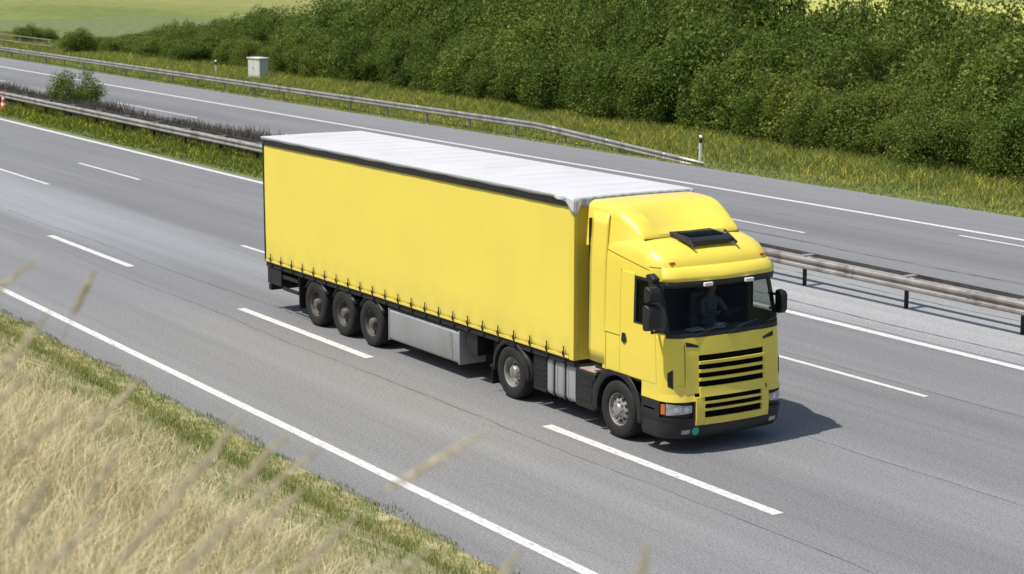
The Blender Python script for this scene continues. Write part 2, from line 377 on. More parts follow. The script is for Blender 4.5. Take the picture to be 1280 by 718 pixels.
# ------------------------------------------------------------------ shrubs
def shrub_mesh(seed,nl=8000,rx=1.7,hz=3.0,nb=46,leaf=.085,lone=False):
    r=np.random.default_rng(seed)
    th=r.uniform(0,2*PI,nb); rho=r.uniform(0,1,nb)**.5
    top=hz*(1-(.55 if lone else .36)*rho**2)*r.uniform(.78,1.14,nb)
    zf=r.uniform(.08,.93,nb)**.75
    C=np.stack([rx*rho*np.cos(th),rx*rho*np.sin(th),top*zf],1)
    cr=r.uniform(.18,.56,nb)
    wt=cr**2; wt/=wt.sum()
    k=r.choice(nb,nl,p=wt); d=r.normal(size=(nl,3)); d/=np.linalg.norm(d,axis=1)[:,None]
    rr=cr[k]*r.uniform(.3,1.25,nl)**.5*(1+.5*(r.uniform(0,1,nl)>.88))
    P=C[k]+d*rr[:,None]*np.array([1,1,1.1]); P[:,2]=np.maximum(P[:,2],.03)
    nrm=d*.8+np.array([0,0,.45])+r.normal(size=(nl,3))*.65; nrm/=np.linalg.norm(nrm,axis=1)[:,None]
    t=np.cross(nrm,r.normal(size=(nl,3))); t/=np.linalg.norm(t,axis=1)[:,None]; b=np.cross(nrm,t)
    L=(leaf*r.uniform(.6,1.5,nl))[:,None]; W=L*.55
    V=np.stack([P-t*L,P+b*W-t*L*.1,P+t*L,P-b*W-t*L*.1],1).reshape(-1,3)
    F=np.arange(nl*4).reshape(-1,4)
    return V,F
def stems_mesh(seed,hz=3.0,rx=1.6):
    r=random.Random(seed); g=MB()
    for i in range(7):
        t=2*PI*i/7+r.uniform(-.3,.3); q=r.uniform(.3,.75)
        a=Vector((.12*math.cos(t),.12*math.sin(t),-.05)); b=Vector((rx*q*.5*math.cos(t),rx*q*.5*math.sin(t),hz*.4)); c=Vector((rx*q*math.cos(t+.3),rx*q*math.sin(t+.3),hz*.78))
        g.tube(a,b,.05,6,.032); g.tube(b,c,.032,6,.01)
        g.tube(b,b+Vector((r.uniform(-.5,.5),r.uniform(-.5,.5),.7)),.022,5,.008)
    return g
protos=[]
for s in range(8):
    V1,F1=shrub_mesh(100+s,nl=15500,nb=64+8*s,leaf=.05)
    root=empty('roadside_shrub')
    fo=link('foliage',np_mesh('foliage',V1,F1,'leaf'),root)
    stems_mesh(s).build('stems','bark',root)
    protos.append(root)
SL='leafy green shrub grown together with its neighbours in the thicket behind the far verge'
SG='shrubs of the thicket behind the far verge'
used=set()
def place_shrub(k,a,D,sx,sz,label=SL,group=SG,z=0,name=None):
    rz=random.uniform(0,2*PI); sc=(sx*random.uniform(.8,1.3),sx*random.uniform(.85,1.2),sz)
    if k not in used:
        used.add(k); o=protos[k]; o.location=(-a,D,z); o.rotation_euler=(0,0,rz); o.scale=sc
    else: o=dup(protos[k],(-a,D,z),rz,sc)
    tag(o,label,'shrub',group)
    if not group and 'group' in o: del o['group']
    return o
def topH(a):
    pts=[(30,4.8),(50,5.2),(57,5.5),(63,6.8),(68,7.3),(100,7.0),(112,5.5),(125,4.2),(138,3.3),(146,2.5),(160,2.0)]
    return float(np.interp(a,[p[0] for p in pts],[p[1] for p in pts]))
for row,(off,fr,st) in enumerate(((0,.45,2.0),(2.1,.66,2.3),(4.6,.86,2.6),(7.8,1.0,2.9))):
    a=42+row*.9
    while a<148:
        Df=51.8+max(0,min(1,(a-45)/60))*3.4+.4*math.sin(a*.21)
        hh=topH(a)*fr*random.uniform(.78,1.2)
        hh=max(hh,1.4)
        wd=random.uniform(.9,1.25)*max(.75,min(1.3,hh/3.6))
        place_shrub(random.randrange(8),a+random.uniform(-.8,.8),Df+off+random.uniform(-.6,.6),wd,hh/3.0)
        a+=st*random.uniform(.75,1.2)*max(.8,min(1.2,wd))
place_shrub(2,146,51.3,.95,.68,'round light green bush alone before the left end of the thicket',None)
place_shrub(4,166,54.5,1.0,.52,'dark low bush at the upper left corner beyond the far road',None)
place_shrub(1,95.5,33.4,.62,.70,'single leafy green bush standing up out of the brown median weeds',None)

# ------------------------------------------------------------------ guardrails
WP=[(0,0),(-.035,.015),(-.08,.05),(-.08,.095),(-.03,.135),(-.03,.175),(-.08,.215),(-.08,.26),(-.035,.295),(0,.31)]
def beam(g,a0,a1,D,zf,flip=1,step=2.0,off=0):
    n=max(1,int(abs(a0-a1)/step)); P=[]
    for y,z in WP:
        P.append([(-(a0+(a1-a0)*i/n),D+flip*(y-off),.44+z+zf(a0+(a1-a0)*i/n)) for i in range(n+1)])
    g.grid(P)
def guardrail(label,D,a0,a1,zf,mat,postmat,double=False,step=4.0,pcount=99):
    root=empty('guardrail',(-a0,D,0)); 
    def b(mb,name,mt,**k):
        o=mb.build(name,mt,root,**k); o.location=(a0,-D,0); return o
    g=MB(); beam(g,a0,a1,D,zf); 
    a=a0
    while a>a1+.5: beam(g,a,a-.32,D,zf,step=.32,off=.006); a-=4
    b(g,'rail_beam',mat,solid=.005)
    if double:
        g=MB(); beam(g,a0,a1,D+.52,zf,-1); b(g,'rail_beam',mat,solid=.005)
    a=a0-1.0; k=0
    while a>a1 and k<pcount:
        g=MB(); zt=.70+zf(a)
        g.prism_yz([(D+.03+(.2 if double else 0)-.02,-.05),(D+.13+(.2 if double else 0)-.02,-.05),(D+.13+(.2 if double else 0)-.02,zt),(D+.03+(.2 if double else 0)-.02,zt)],-a-.025,-a+.025)
        b(g,'post',postmat,bevel=.004)
        g=MB()
        if double: g.box(-a-.09,-a+.09,D+.005,D+.515,zt+.012,zt+.03); g.box(-a-.05,-a+.05,D+.005,D+.515,zt-.18,zt-.168)
        else: g.box(-a-.05,-a+.05,D+.003,D+.008+.02,zt-.2,zt)
        b(g,'spacer',mat)
        a-=step; k+=1
    tag(root,label,'guardrail'); return root
guardrail('long grey guardrail along the grass verge on the far side of the road',45.3,185,58.2,lambda a:-min(.62,max(0,(70-a)/12)*.62),'galv','galv')
guardrail('weathered double guardrail in the median, running behind the truck',30.8,170,2,lambda a:.04,'rusty','dark',True,3.6)
root=empty('metal_railing',(-172,50.6,0))
for z in (.45,.95):
    g=MB(); g.tube((-6,0,z),(22,0,z),.04,8); g.build('rail','galv',root)
for i in range(8):
    g=MB(); g.tube((-6+i*4,0,-.05),(-6+i*4,0,.99),.045,8); g.build('post','galv',root)
tag(root,'low pale metal railing at the upper left beyond the far guardrail','railing')

root=empty('roadside_cabinet',(-111.6,51.0,0),R(8)); root.scale=(.94,.94,1.04)
g=MB(); g.box(-.72,.72,-.35,.35,.08,1.28); g.build('body','concretebox',root,bevel=.02)
g=MB(); g.box(-.80,.80,-.42,.42,1.283,1.36); g.build('lid','concretebox',root,bevel=.02)
g=MB(); g.box(-.78,.78,-.40,.40,-.05,.078); g.build('plinth','alu',root,bevel=.01)
d=MB(); d.box(-.66,-.01,-.366,-.352,.14,1.22); d=d.build('door','concretebox',root,bevel=.004)
h=MB(); h.box(-.10,-.06,-.385,-.367,.65,.8); h.build('door_handle','dark',d)
d=MB(); d.box(.01,.66,-.366,-.352,.14,1.22); d.build('door','concretebox',root,bevel=.004)
tag(root,'pale grey roadside cabinet standing before the thicket on the far verge','cabinet')

def delin(loc,label,s=1):
    root=empty('delineator_post',loc,R(-20))
    g=MB(); g.prism_xz([(-.06,-.05),(.06,-.05),(.055,.74),(-.055,.74)],-.05,.05); g.build('shaft','white',root,bevel=.012)
    g=MB(); g.prism_xz([(-.055,.742),(.055,.742),(.055,.93),(-.055,.98)],-.05,.05); g.build('black_band','black',root,bevel=.01)
    g=MB(); g.prism_xz([(-.055,.985),(.055,.935),(.05,1.0),(-.04,1.06)],-.05,.05); g.build('cap','white',root,bevel=.012)
    g=MB(); g.box(-.025,.025,-.056,-.052,.79,.90); g.build('reflector','chrome',root)
    root.scale=(s,s,s); tag(root,label,'marker post'); return root
delin((-59.4,46.0,0),'white marker post with black band near the end of the far guardrail',.98)
delin((-116,50.0,0),'small white marker post left of the pale grey cabinet',1.0)

root=empty('traffic_cone',(-97.2,30.1,0)); root.scale=(1.2,1.2,1.25)
g=MB(); g.box(-.2,.2,-.2,.2,0,.04); g.build('base','red',root,bevel=.01)
M['conered']=simple('orange_red_plastic',(.80,.12,.03),.5)
g=MB(); g.tube((0,0,.041),(0,0,.74),.15,16,.03); g.build('body','conered',root)
for z in (.22,.48):
    g=MB(); g.tube((0,0,z),(0,0,z+.11),.154-.12*(z-.04)/.7,16,.154-.12*(z+.07)/.7); g.build('white_band','white',root)
tag(root,'orange and white traffic cone by the median guardrail at the left edge','traffic cone')

# ------------------------------------------------------------------ TRUCK
TX=-40.9; TY=19.68
XR=.74
WF,WD=14.90,11.47; WT=(3.27,4.6,5.9)
T=empty('articulated_truck',(TX+15.2,TY,0)); tag(T,'yellow articulated truck with curtain sided trailer and white roof driving along the road','truck')
OX=-15.2
def B(mb,name,mat,parent=None,**k):
    o=mb.build(name,mat,parent or T,**k)
    if parent is None or parent is T: o.location=(OX,0,0)
    return o
def make_wheel(kind):
    root=MB()
    rm='rim2' if kind=='trailer' else 'rim'
    if kind=='front': prof=[(.285,-.135),(.27,-.125),(.262,-.07),(.245,-.055),(.215,-.085),(.17,-.115),(.125,-.125),(.12,-.135)]
    elif kind=='drive': prof=[(.285,-.135),(.27,-.125),(.262,-.04),(.25,.02),(.20,.045),(.165,.05),(.16,.05)]
    else: prof=[(.285,-.135),(.27,-.125),(.262,-.06),(.25,-.02),(.21,-.01),(.17,-.03),(.15,-.035)]
    yb=prof[-1][1]; rb=prof[-1][0]
    root.lathe_y(prof,40); 
    root.lathe_y([(rb,yb),(.0001,yb)],40)
    for i in range(10):
        t=2*PI*(i+.5)/10; yy={'front':-.108,'drive':.038,'trailer':-.03}[kind]
        root.mi=1
        c=(.198*math.cos(t),.198*math.sin(t))
        root.tube((c[0],yy-.006,c[1]),(c[0],yy+.05,c[1]),.030,12)
        root.mi=0
    for i in range(10):
        t=2*PI*i/10; c=(.140*math.cos(t),.140*math.sin(t)); y=yb
        root.tube((c[0],y-.025,c[1]),(c[0],y+.02,c[1]),.014,6)
    w=root.build('wheel',[rm,'dark'],T,ang=40,rec=False)
    t=MB(); t.lathe_y([(.283,-.11),(.283,-.135),(.30,-.15),(.345,-.163),(.42,-.168),(.47,-.158),(.494,-.135),(.502,-.10),(.504,-.06),(.494,-.055),(.494,-.045),(.504,-.04),(.505,.04),(.494,.045),(.494,.055),(.504,.06),(.502,.10),(.494,.135),(.42,.168),(.345,.163),(.283,.13)],56,closed=True)
    t.build('tyre','rubber',w,ang=50)
    h=MB()
    if kind=='front': pr=[(.118,-.12),(.112,-.165),(.095,-.185),(.085,-.19),(.05,-.192),(.0001,-.192)]
    elif kind=='drive': pr=[(.122,.06),(.118,-.10),(.10,-.125),(.07,-.13),(.0001,-.13)]
    else: pr=[(.112,-.02),(.105,-.13),(.09,-.155),(.07,-.16),(.0001,-.16)]
    h.lathe_y(pr,28); h.build('hub_cap','rim' if kind!='trailer' else 'rim2',w)
    return w
first={}
def put_wheel(kind,lx,side):
    y=-1.08 if side<0 else 1.08
    if kind not in first:
        w=make_wheel(kind); first[kind]=w
    else:
        w=first[kind].copy(); COL.objects.link(w); w.parent=T
        for ch in first[kind].children:
            c=ch.copy(); COL.objects.link(c); c.parent=w
    w.location=(lx+OX,y,.502); w.rotation_euler=(0,random.uniform(0,6),0) if side<0 else (0,random.uniform(0,6),PI)
for side in (-1,1):
    for lx in WT: put_wheel('trailer',lx,side)
    put_wheel('drive',WD,side); put_wheel('front',WF,side)
for lx in WT+(WD,WF):
    g=MB(); g.tube((lx,-.95,.5),(lx,.95,.5),.075,12); B(g,'axle','dark')
# --- trailer
ZB,ZT,HW=1.13,4.0,1.275
nx,nz=340,26
for sy in (-1,1):
    P=[]
    for k in range(nz+1):
        z=ZB+(ZT-.13-ZB)*k/nz; row=[]
        for i in range(nx+1):
            x=XR+.06+(13.45-XR-.06)*i/nx
            e=math.sin(PI*min(1,max(0,(z-ZB)/(ZT-ZB))))
            d=.004*e*math.sin(x*PI*2/.66)+.006*e*math.sin(x*1.7+.6)+.003*math.sin(x*9.3+z*1.2)*(1-.6*e)
            lowpull=.010*max(0,1-(z-ZB)/.3)*math.sin(x*2*PI/.56)
            row.append((x,sy*(HW-.02+d+lowpull),z))
        P.append(row)
    g=MB(); g.grid(P if sy<0 else P[::-1]); sc=B(g,'side_curtain','curtain',solid=.003,ang=180)
    g=MB(); g.box(XR+.06,13.45,min(sy*HW*1.004,sy*(HW-.012)),max(sy*HW*1.004,sy*(HW-.012)),ZB-.005,ZB+.045); g.build('hem','curtain',sc,bevel=.004)
    g=MB(); g.box(XR+.02,13.58,min(sy*(HW+.012),sy*(HW-.05)),max(sy*(HW+.012),sy*(HW-.05)),ZT-.165,ZT-.035); B(g,'top_rail','black',bevel=.006)
    g=MB(); g.box(XR+.02,13.58,min(sy*(HW-.03),sy*(HW-.13)),max(sy*(HW-.03),sy*(HW-.13)),ZB-.13,ZB-.01); B(g,'side_rail','dark',bevel=.006)
    for i in range(23):
        x=XR+.35+i*((12.95-XR)/22.)
        g=MB(); g.box(x-.014,x+.014,sy*(HW+.012)-.004,sy*(HW+.012)+.004,ZB-.09,ZB+.20)
        g.box(x-.024,x+.024,sy*(HW+.022)-.008,sy*(HW+.022)+.008,ZB+.03,ZB+.11)
        g.box(x-.012,x+.012,sy*(HW-.02)-.02,sy*(HW-.02)+.02,ZB-.12,ZB-.08)
        B(g,'strap','black')
for sx in (XR,13.46):
    for sy in (-1,1):
        g=MB(); y0=sy*(HW-.09); y1=sy*(HW+.004); g.box(sx,sx+.14 if sx>1 else sx+.055,min(y0,y1),max(y0,y1),ZB-.02,ZT-.03); B(g,'corner_post','yellow' if sx>1 else 'black',bevel=.012)
g=MB(); g.box(13.50,13.585,-1.18,1.18,ZB-.02,ZT-.06)
B(g,'front_wall','yellow',bevel=.01)
g=MB(); g.box(XR+.005,XR+.05,-1.18,.0,ZB,ZT-.1); B(g,'rear_door','curtain',bevel=.01)
g=MB(); g.box(XR+.005,XR+.05,.004,1.18,ZB,ZT-.1); B(g,'rear_door','curtain',bevel=.01)
for y in (-.9,-.35,.35,.9):
    g=MB(); g.tube((XR-.02,y,ZB+.02),(XR-.02,y,ZT-.12),.016,8); B(g,'lock_rod','galv')
P=[];nx=520;ny=18
for j in range(ny+1):
    v=-1+2*j/ny; row=[]
    for i in range(nx+1):
        x=XR-.03+(13.66-XR)*i/nx
        rib=.026*math.exp(-((x%.68-.34)/.03)**2)
        sag=-.014*abs(math.sin(PI*(x-.34)/.68))*(1-v*v)
        row.append((x,v*(HW+.015),ZT+.012+.018*(1-v*v)+rib*(1-abs(v)**6)+sag+.002*math.sin(x*3.1+v*4)*(1-v*v)))
    P.append(row)
low=lambda row,dz,dy:[(x,y+dy,z-dz+.006*math.sin(x*5)) for x,y,z in row]
P=[low(P[0],.055,-.004)]+P+[low(P[-1],.055,.004)]
g=MB(); g.grid(P); rf=B(g,'roof_tarpaulin','tarp',ang=40,solid=.004)
P=[]
for k in range(5):
    row=[]
    for i in range(81):
        v=-1+2*i/80; drop=(.13+.06*abs(math.sin(v*PI*4.5))+(.13 if abs(v)>.93 else 0))*k/4
        row.append((13.635+.012*math.sin(v*40)*k/4+.02*k/4,v*(HW+.018),ZT+.012+.018*(1-v*v)-drop))
    P.append(row)
g=MB(); g.grid(P); g.build('front_flap','tarp',rf,solid=.004,ang=60)
for sy in (-1,1):
    P=[]
    for k in range(5):
        row=[]
        for i in range(17):
            t=i/16; drop=(.05+.24*t**2+.02*math.sin(t*9))*k/4
            row.append((13.0+.635*t,sy*(HW+.024+.014*math.sin(t*9)*k/4),ZT+.012-drop))
        P.append(row)
    g=MB(); g.grid(P); g.build('corner_flap','tarp',rf,solid=.004,ang=60)
for y in (-.55,.55):
    g=MB(); g.prism_xz([(XR+.15,.78),(9.6,.78),(10.4,.93),(13.4,.98),(13.4,1.12),(XR+.15,1.12)],y-.06,y+.06); B(g,'chassis_beam','dark')
g=MB()
for i in range(17): g.box(XR+.5+i*.72,XR+.58+i*.72,-1.2,1.2,1.03,1.115)
g.box(XR+.1,13.5,-1.2,1.2,1.117,1.16); B(g,'trailer_floor','dark')
g=MB(); g.box(XR+.03,XR+.16,-1.2,1.2,.44,.58); g.box(XR+.16,XR+.7,-.6,-.5,.5,.8); g.box(XR+.16,XR+.7,.5,.6,.5,.8); B(g,'rear_underrun_bar','dark',bevel=.01)
for sy in (-1,1):
    g=MB(); g.box(XR+.02,XR+.75,min(sy*.72,sy*1.22),max(sy*.72,sy*1.22),.60,.99); lb=B(g,'rear_light_box','black',bevel=.02)
    g=MB(); g.box(XR-.005,XR+.018,min(sy*.8,sy*1.16),max(sy*.8,sy*1.16),.70,.90); g.build('tail_light','red',lb,bevel=.004)
    g=MB(); g.box(WT[0]-.85,WT[0]-.82,min(sy*.9,sy*1.22),max(sy*.9,sy*1.22),.25,1.0); B(g,'mud_flap','black')
    for lx in WT:
        P=[]
        for yy in (sy*.92,sy*1.235):
            P.append([(lx+.58*math.cos(R(a)),yy,.5+.56*math.sin(R(a))) for a in range(30,151,10)])
        g=MB(); g.grid(P); B(g,'fender','black',solid=.012,ang=60)
for sy in (-1,1):
    g=MB(); g.prism_yz([(sy*.66,.30),(sy*1.20,.30),(sy*1.235,.36),(sy*1.235,.90),(sy*1.16,.945),(sy*.66,.945)],6.72,9.55); pb=B(g,'pallet_box','alu',bevel=.012,rec=True)
    g=MB(); g.box(6.74,9.53,min(sy*.66,sy*1.14),max(sy*.66,sy*1.14),.948,.965); g.build('box_lid','dark',pb)
    for x in (6.695,9.555):
        g=MB(); g.box(x,x+.03,min(sy*.64,sy*1.245),max(sy*.64,sy*1.245),.285,.955); g.build('end_cap','alu',pb,bevel=.006)
    g=MB(); g.box(9.2,9.3,min(sy*1.238,sy*1.246),max(sy*1.238,sy*1.246),.37,.89); g.build('edge_profile','galv',pb,bevel=.003)
    g=MB(); g.box(10.35,10.50,min(sy*.78,sy*.93),max(sy*.78,sy*.93),.42,1.08); g.box(10.30,10.55,min(sy*.72,sy*.98),max(sy*.72,sy*.98),.36,.41)
    g.tube((10.42,sy*.86,.95),(10.1,sy*.6,1.05),.03,8); B(g,'landing_leg','dark',bevel=.008)
    g=MB(); g.box(9.75,10.15,min(sy*.7,sy*1.18),max(sy*.7,sy*1.18),.55,.98); B(g,'tool_box','black',bevel=.02)
    g=MB()
    for z in (.55,.82): g.box(XR+.85,WT[0]-.9,min(sy*1.19,sy*1.22),max(sy*1.19,sy*1.22),z,z+.08)
    B(g,'side_guard','black')

# --- tractor chassis
for y in (-.42,.42):
    g=MB(); g.box(10.7,16.1,y-.04,y+.04,.72,.98); B(g,'chassis_rail','dark')
g=MB(); g.lathe_y([(.0001,0),(.45,0),(.45,.05),(.0001,.05)],24); 
o=B(g,'fifth_wheel','dark'); o.rotation_euler=(R(90),0,0); o.location=(WD+.3+OX,0,1.05)
for sy in (-1,1):
    s=lambda a,b:(min(sy*a,sy*b),max(sy*a,sy*b))
    g=MB(); P=[]
    for yy in (.90,1.24):
        P.append([(WD+.62*math.cos(R(a)),sy*yy,.5+.60*math.sin(R(a))) for a in range(-5,186,10)])
    g.grid(P)
    P=[[(WD+r*math.cos(R(a)),sy*1.245,.5+r*.97*math.sin(R(a))) for a in range(-5,186,10)] for r in (.56,.635)]
    g.grid(P); B(g,'rear_mudguard','black',solid=.012,ang=60)
    g=MB(); g.box(WD-.68,WD-.66,*s(.9,1.24),.15,.5); B(g,'mud_flap','black')
    g=MB(); g.box(12.15,12.60,*s(.62,1.19),.32,.98); bx=B(g,'battery_box','black',bevel=.03)
    g=MB()
    for k in range(5): g.box(12.2,12.55,*s(1.192,1.202),.42+k*.1,.45+k*.1)
    g.build('rib','black',bx)
    prof=[]
    for (cy,cz,a0) in ((1.08,.90,0),(.70,.90,90),(.70,.42,180),(1.08,.42,270)):
        for q in range(0,91,15): prof.append((sy*(cy+.11*math.cos(R(a0+q))),cz+.11*math.sin(R(a0+q))))
    g=MB(); g.prism_yz(prof,12.64,13.54); tk=B(g,'fuel_tank','alu',rec=True,ang=30)
    for x in (12.78,12.96,13.14,13.32):
        pr=[(cy+ (.010 if cy*sy>.9 else -.010)*sy,cz+(.010 if cz>.66 else -.010)) for cy,cz in prof]
        g=MB(); g.prism_yz(pr,x-.014,x+.014); g.build('tank_strap','alu',tk,rec=True)
    for x in (12.87,13.23):
        pr=[(cy+ (.014 if cy*sy>.9 else -.014)*sy,cz+(.014 if cz>.66 else -.014)) for cy,cz in prof]
        g=MB(); g.prism_yz(pr,x-.022,x+.022); g.build('tank_strap','dark',tk,rec=True)
    g=MB(); g.box(13.58,14.16,*s(.60,1.20),.30,.97); sb=B(g,'step_box','black',bevel=.03)
    g=MB(); g.box(13.62,14.12,*s(.64,1.16),.973,.99); g.build('tread_plate','tread',sb)
    g=MB(); g.box(13.64,14.08,*s(1.202,1.212),.45,.60); g.box(13.64,14.08,*s(1.202,1.212),.72,.86); g.build('rib','dark',sb)
g=MB(); g.box(12.6,14.0,-.6,.6,.985,1.0); B(g,'catwalk','tread')
for k,y in enumerate((-.15,0,.15)):
    g=MB()
    pts=[(14.35,y,2.1),(14.15,y*1.4,1.75),(13.9,y*1.6,1.6),(13.7,y*1.5,1.8),(13.6,y*1.2,1.9)]
    g.path(pts,.018,6)
    B(g,'air_hose','red')

# --- cab parametric surface
ZS=[.22,.35,.60,.92,1.0,1.15,1.7,1.98,2.4,2.86,2.98,3.1,3.2,3.3,3.38,3.44,3.48]
XF=[16.38,16.46,16.50,16.50,16.465,16.455,16.43,16.40,16.29,16.15,16.13,16.11,16.06,15.95,15.80,15.58,15.28]
HWs=[1.20,1.235,1.25,1.25,1.245,1.245,1.245,1.24,1.235,1.225,1.22,1.215,1.205,1.19,1.165,1.12,1.05]
RC=[.38,.38,.38,.38,.38,.38,.38,.38,.38,.38,.38,.39,.40,.41,.43,.44,.45]
BOW=.12
def pv(z): return (float(np.interp(z,ZS,XF)),float(np.interp(z,ZS,HWs)),float(np.interp(z,ZS,RC)))
def surf(s_,z,off=0):
    xf,hw,r=pv(z); sg=1 if s_>=0 else -1; t=abs(s_); L1=hw-r; arc=PI*r/2; bL=BOW*(L1/hw)**2
    if t<L1:
        x=xf-BOW*(t/hw)**2; y=t; n=(1,2*BOW*t/hw**2*1.0)
        l=math.hypot(*n); n=(n[0]/l,n[1]/l)
    elif t<L1+arc:
        a=(t-L1)/r; x=xf-bL-r*(1-math.cos(a)); y=L1+r*math.sin(a); n=(math.cos(a),math.sin(a))
    else:
        x=xf-bL-r-(t-L1-arc); y=hw; n=(0,1)
    return (x+n[0]*off,sg*(y+n[1]*off),z)
def s_at_x(x,z):
    xf,hw,r=pv(z); L1=hw-r; return L1+PI*r/2+(xf-BOW*(L1/hw)**2-r-x)
def s_arc(fr,z):
    xf,hw,r=pv(z); return hw-r+fr*PI*r/2
def patch(g,s0,s1,z0,z1,off=.012,th=.02,ns=10,nz=4):
    P=[];Q=[]
    for k in range(nz+1):
        r0=[];r1=[]
        for i in range(ns+1):
            u=i/ns
            za=z0(u) if callable(z0) else z0; zb=z1(u) if callable(z1) else z1
            z=za+(zb-za)*k/nz
            a=s0(z) if callable(s0) else s0; b=s1(z) if callable(s1) else s1
            s_=a+(b-a)*u
            r0.append(surf(s_,z,off)); r1.append(surf(s_,z,off-th))
        P.append(r0);Q.append(r1)
    g.grid(P); g.grid([P[0],Q[0]][::-1]); g.grid([P[-1],Q[-1]])
    g.grid([[r[0] for r in P],[r[0] for r in Q]]); g.grid([[r[-1] for r in P],[r[-1] for r in Q]][::-1])
    return g
XB=14.45
zl=[1.15,1.4,1.7,1.98,2.12,2.4,2.65,2.86,2.92,2.98,3.04,3.1,3.15,3.2,3.25,3.3,3.34,3.38,3.41,3.44,3.46,3.48]
def row_pts(z):
    xf,hw,r=pv(z); L1=hw-r; arc=PI*r/2; ss=[]
    ss+= [L1*i/8 for i in range(8)]; ss+=[L1+arc*i/10 for i in range(10)]
    xs0=xf-BOW*(L1/hw)**2-r
    sx=[xs0+(15.40-xs0)*i/3 for i in range(4)]+[15.2,14.9,14.7,XB] if xs0>15.45 else [xs0+(XB-xs0)*i/7 for i in range(8)]
    ss+=[L1+arc+(xs0-x) for x in sx]
    return ss
g=MB(); rows=[]
for z in zl:
    ss=row_pts(z); full=[-s_ for s_ in ss[::-1]]+ss[1:]
    rows.append([surf(s_,z) for s_ in full])
nc=len(rows[0]); c0=(nc-1)//2
g.add([p for r in rows for p in r],[])
for k in range(len(zl)-1):
    zc=(zl[k]+zl[k+1])/2
    for i in range(nc-1):
        j=abs(i+.5-c0)
        ws = 1.98<zc<2.86 and j<8+6
        sw = 2.12<zc<2.86 and 17<j<21
        if ws or sw: continue
        g.f.append((k*nc+i,k*nc+i+1,(k+1)*nc+i+1,(k+1)*nc+i)); g.m.append(0)
top=[(len(zl)-1)*nc+i for i in range(nc)]; g.f.append(tuple(top)); g.m.append(0)
for k in range(len(zl)-1):
    g.f.append((k*nc,(k+1)*nc,(k+1)*nc+nc-1,k*nc+nc-1)); g.m.append(0)
cab=B(g,'cab_body','yellow',ang=28,rec=True)
g=MB()
for sg in (-1,1):
    patch(g,lambda z:sg*s_at_x(14.97,z),lambda z:sg*s_at_x(14.955,z),1.16,2.96,.003,.006,1,8)
    patch(g,lambda z:sg*s_at_x(14.955,z),lambda z:sg*s_at_x(14.5,z),1.80,1.812,.003,.006,4,1)
    patch(g,lambda z:sg*s_at_x(14.55,z),lambda z:sg*s_at_x(14.538,z),1.16,1.8,.003,.006,1,4)
    patch(g,lambda z:sg*s_arc(.9,z),lambda z:sg*s_at_x(14.46,z),lambda u:3.03+.20*u,lambda u:3.042+.20*u,.003,.006,14,1)
patch(g,lambda z:-s_arc(.9,z),lambda z:s_arc(.9,z),3.085,3.097,.003,.006,40,1)
g.build('panel_gap','seamdark',cab)
# interior
g=MB(); g.box(14.5,14.54,-1.15,1.15,1.2,2.95); g.box(14.5,16.0,-1.10,1.10,2.93,2.96); g.box(14.5,16.2,-1.10,1.10,1.2,1.3)
g.box(14.5,15.38,-1.19,-1.16,1.3,2.95); g.box(14.5,15.38,1.16,1.19,1.3,2.95); B(g,'cab_interior','interior')
g=MB(); g.prism_xz([(15.72,1.3),(16.20,1.3),(16.22,1.95),(15.95,2.02),(15.72,1.90)],-1.0,1.0); ds=B(g,'dashboard','dashgrey',bevel=.03)
g=MB(); g.box(15.98,16.12,-.62,-.34,2.0,2.03); g.build('paper_sheet','white',ds)
g=MB(); g.box(16.0,16.1,-.05,.12,2.0,2.07); g.build('paper_sheet','white',ds)
for y in (-.62,.62):
    g=MB(); g.box(14.75,15.25,y-.25,y+.25,1.5,1.68); g.box(14.72,14.86,y-.25,y+.25,1.66,2.38); g.box(14.72,14.84,y-.14,y+.14,2.4,2.62); B(g,'seat','seatfab',bevel=.05)
g=MB(); 
wc=Vector((15.56,.62,2.10)); ax=Vector((-.55,0,.83)).normalized(); u=ax.orthogonal().normalized(); v=ax.cross(u)
ring=[wc+(u*math.cos(2*PI*i/24)+v*math.sin(2*PI*i/24))*.22 for i in range(25)]
g.path(ring,.015,6)
for q in (0,8,16): g.tube(wc-ax*.05,ring[q],.014,6)
B(g,'steering_wheel','black')
g=MB(); P=[]
for k in range(9):
    z=1.975+.89*k/8; e=s_arc(.62,z); P.append([surf(-e+2*e*i/40,z,.006) for i in range(41)])
g.grid(P); ws=B(g,'windscreen','glass',ang=180)
g=MB()
fe=lambda z:s_arc(.62,z)
patch(g,lambda z:-fe(z),lambda z:fe(z),1.96,2.03,.012,.01,40,1)
patch(g,lambda z:-fe(z),lambda z:fe(z),2.78,2.875,.012,.01,40,1)
for sg in (-1,1):
    patch(g,lambda z:sg*s_arc(.50,z),lambda z:sg*s_arc(.96,z),2.031,2.875,.0135,.01,8,8)
g.build('window_surround','black',ws,ang=40)
for y0,ln in ((-.75,.62),(-.1,.62),(.55,.55)):
    g=MB(); p0=surf(y0,1.97,.03); p1=surf(y0+ln*.75,2.10,.025); g.tube(p0,p1,.012,6)
    g.path([surf(y0+ln*.3,2.05,.022),surf(y0+ln*.75,2.10,.02),surf(y0+ln*1.15,2.13,.022)],.011,6); g.build('wiper','black',ws)
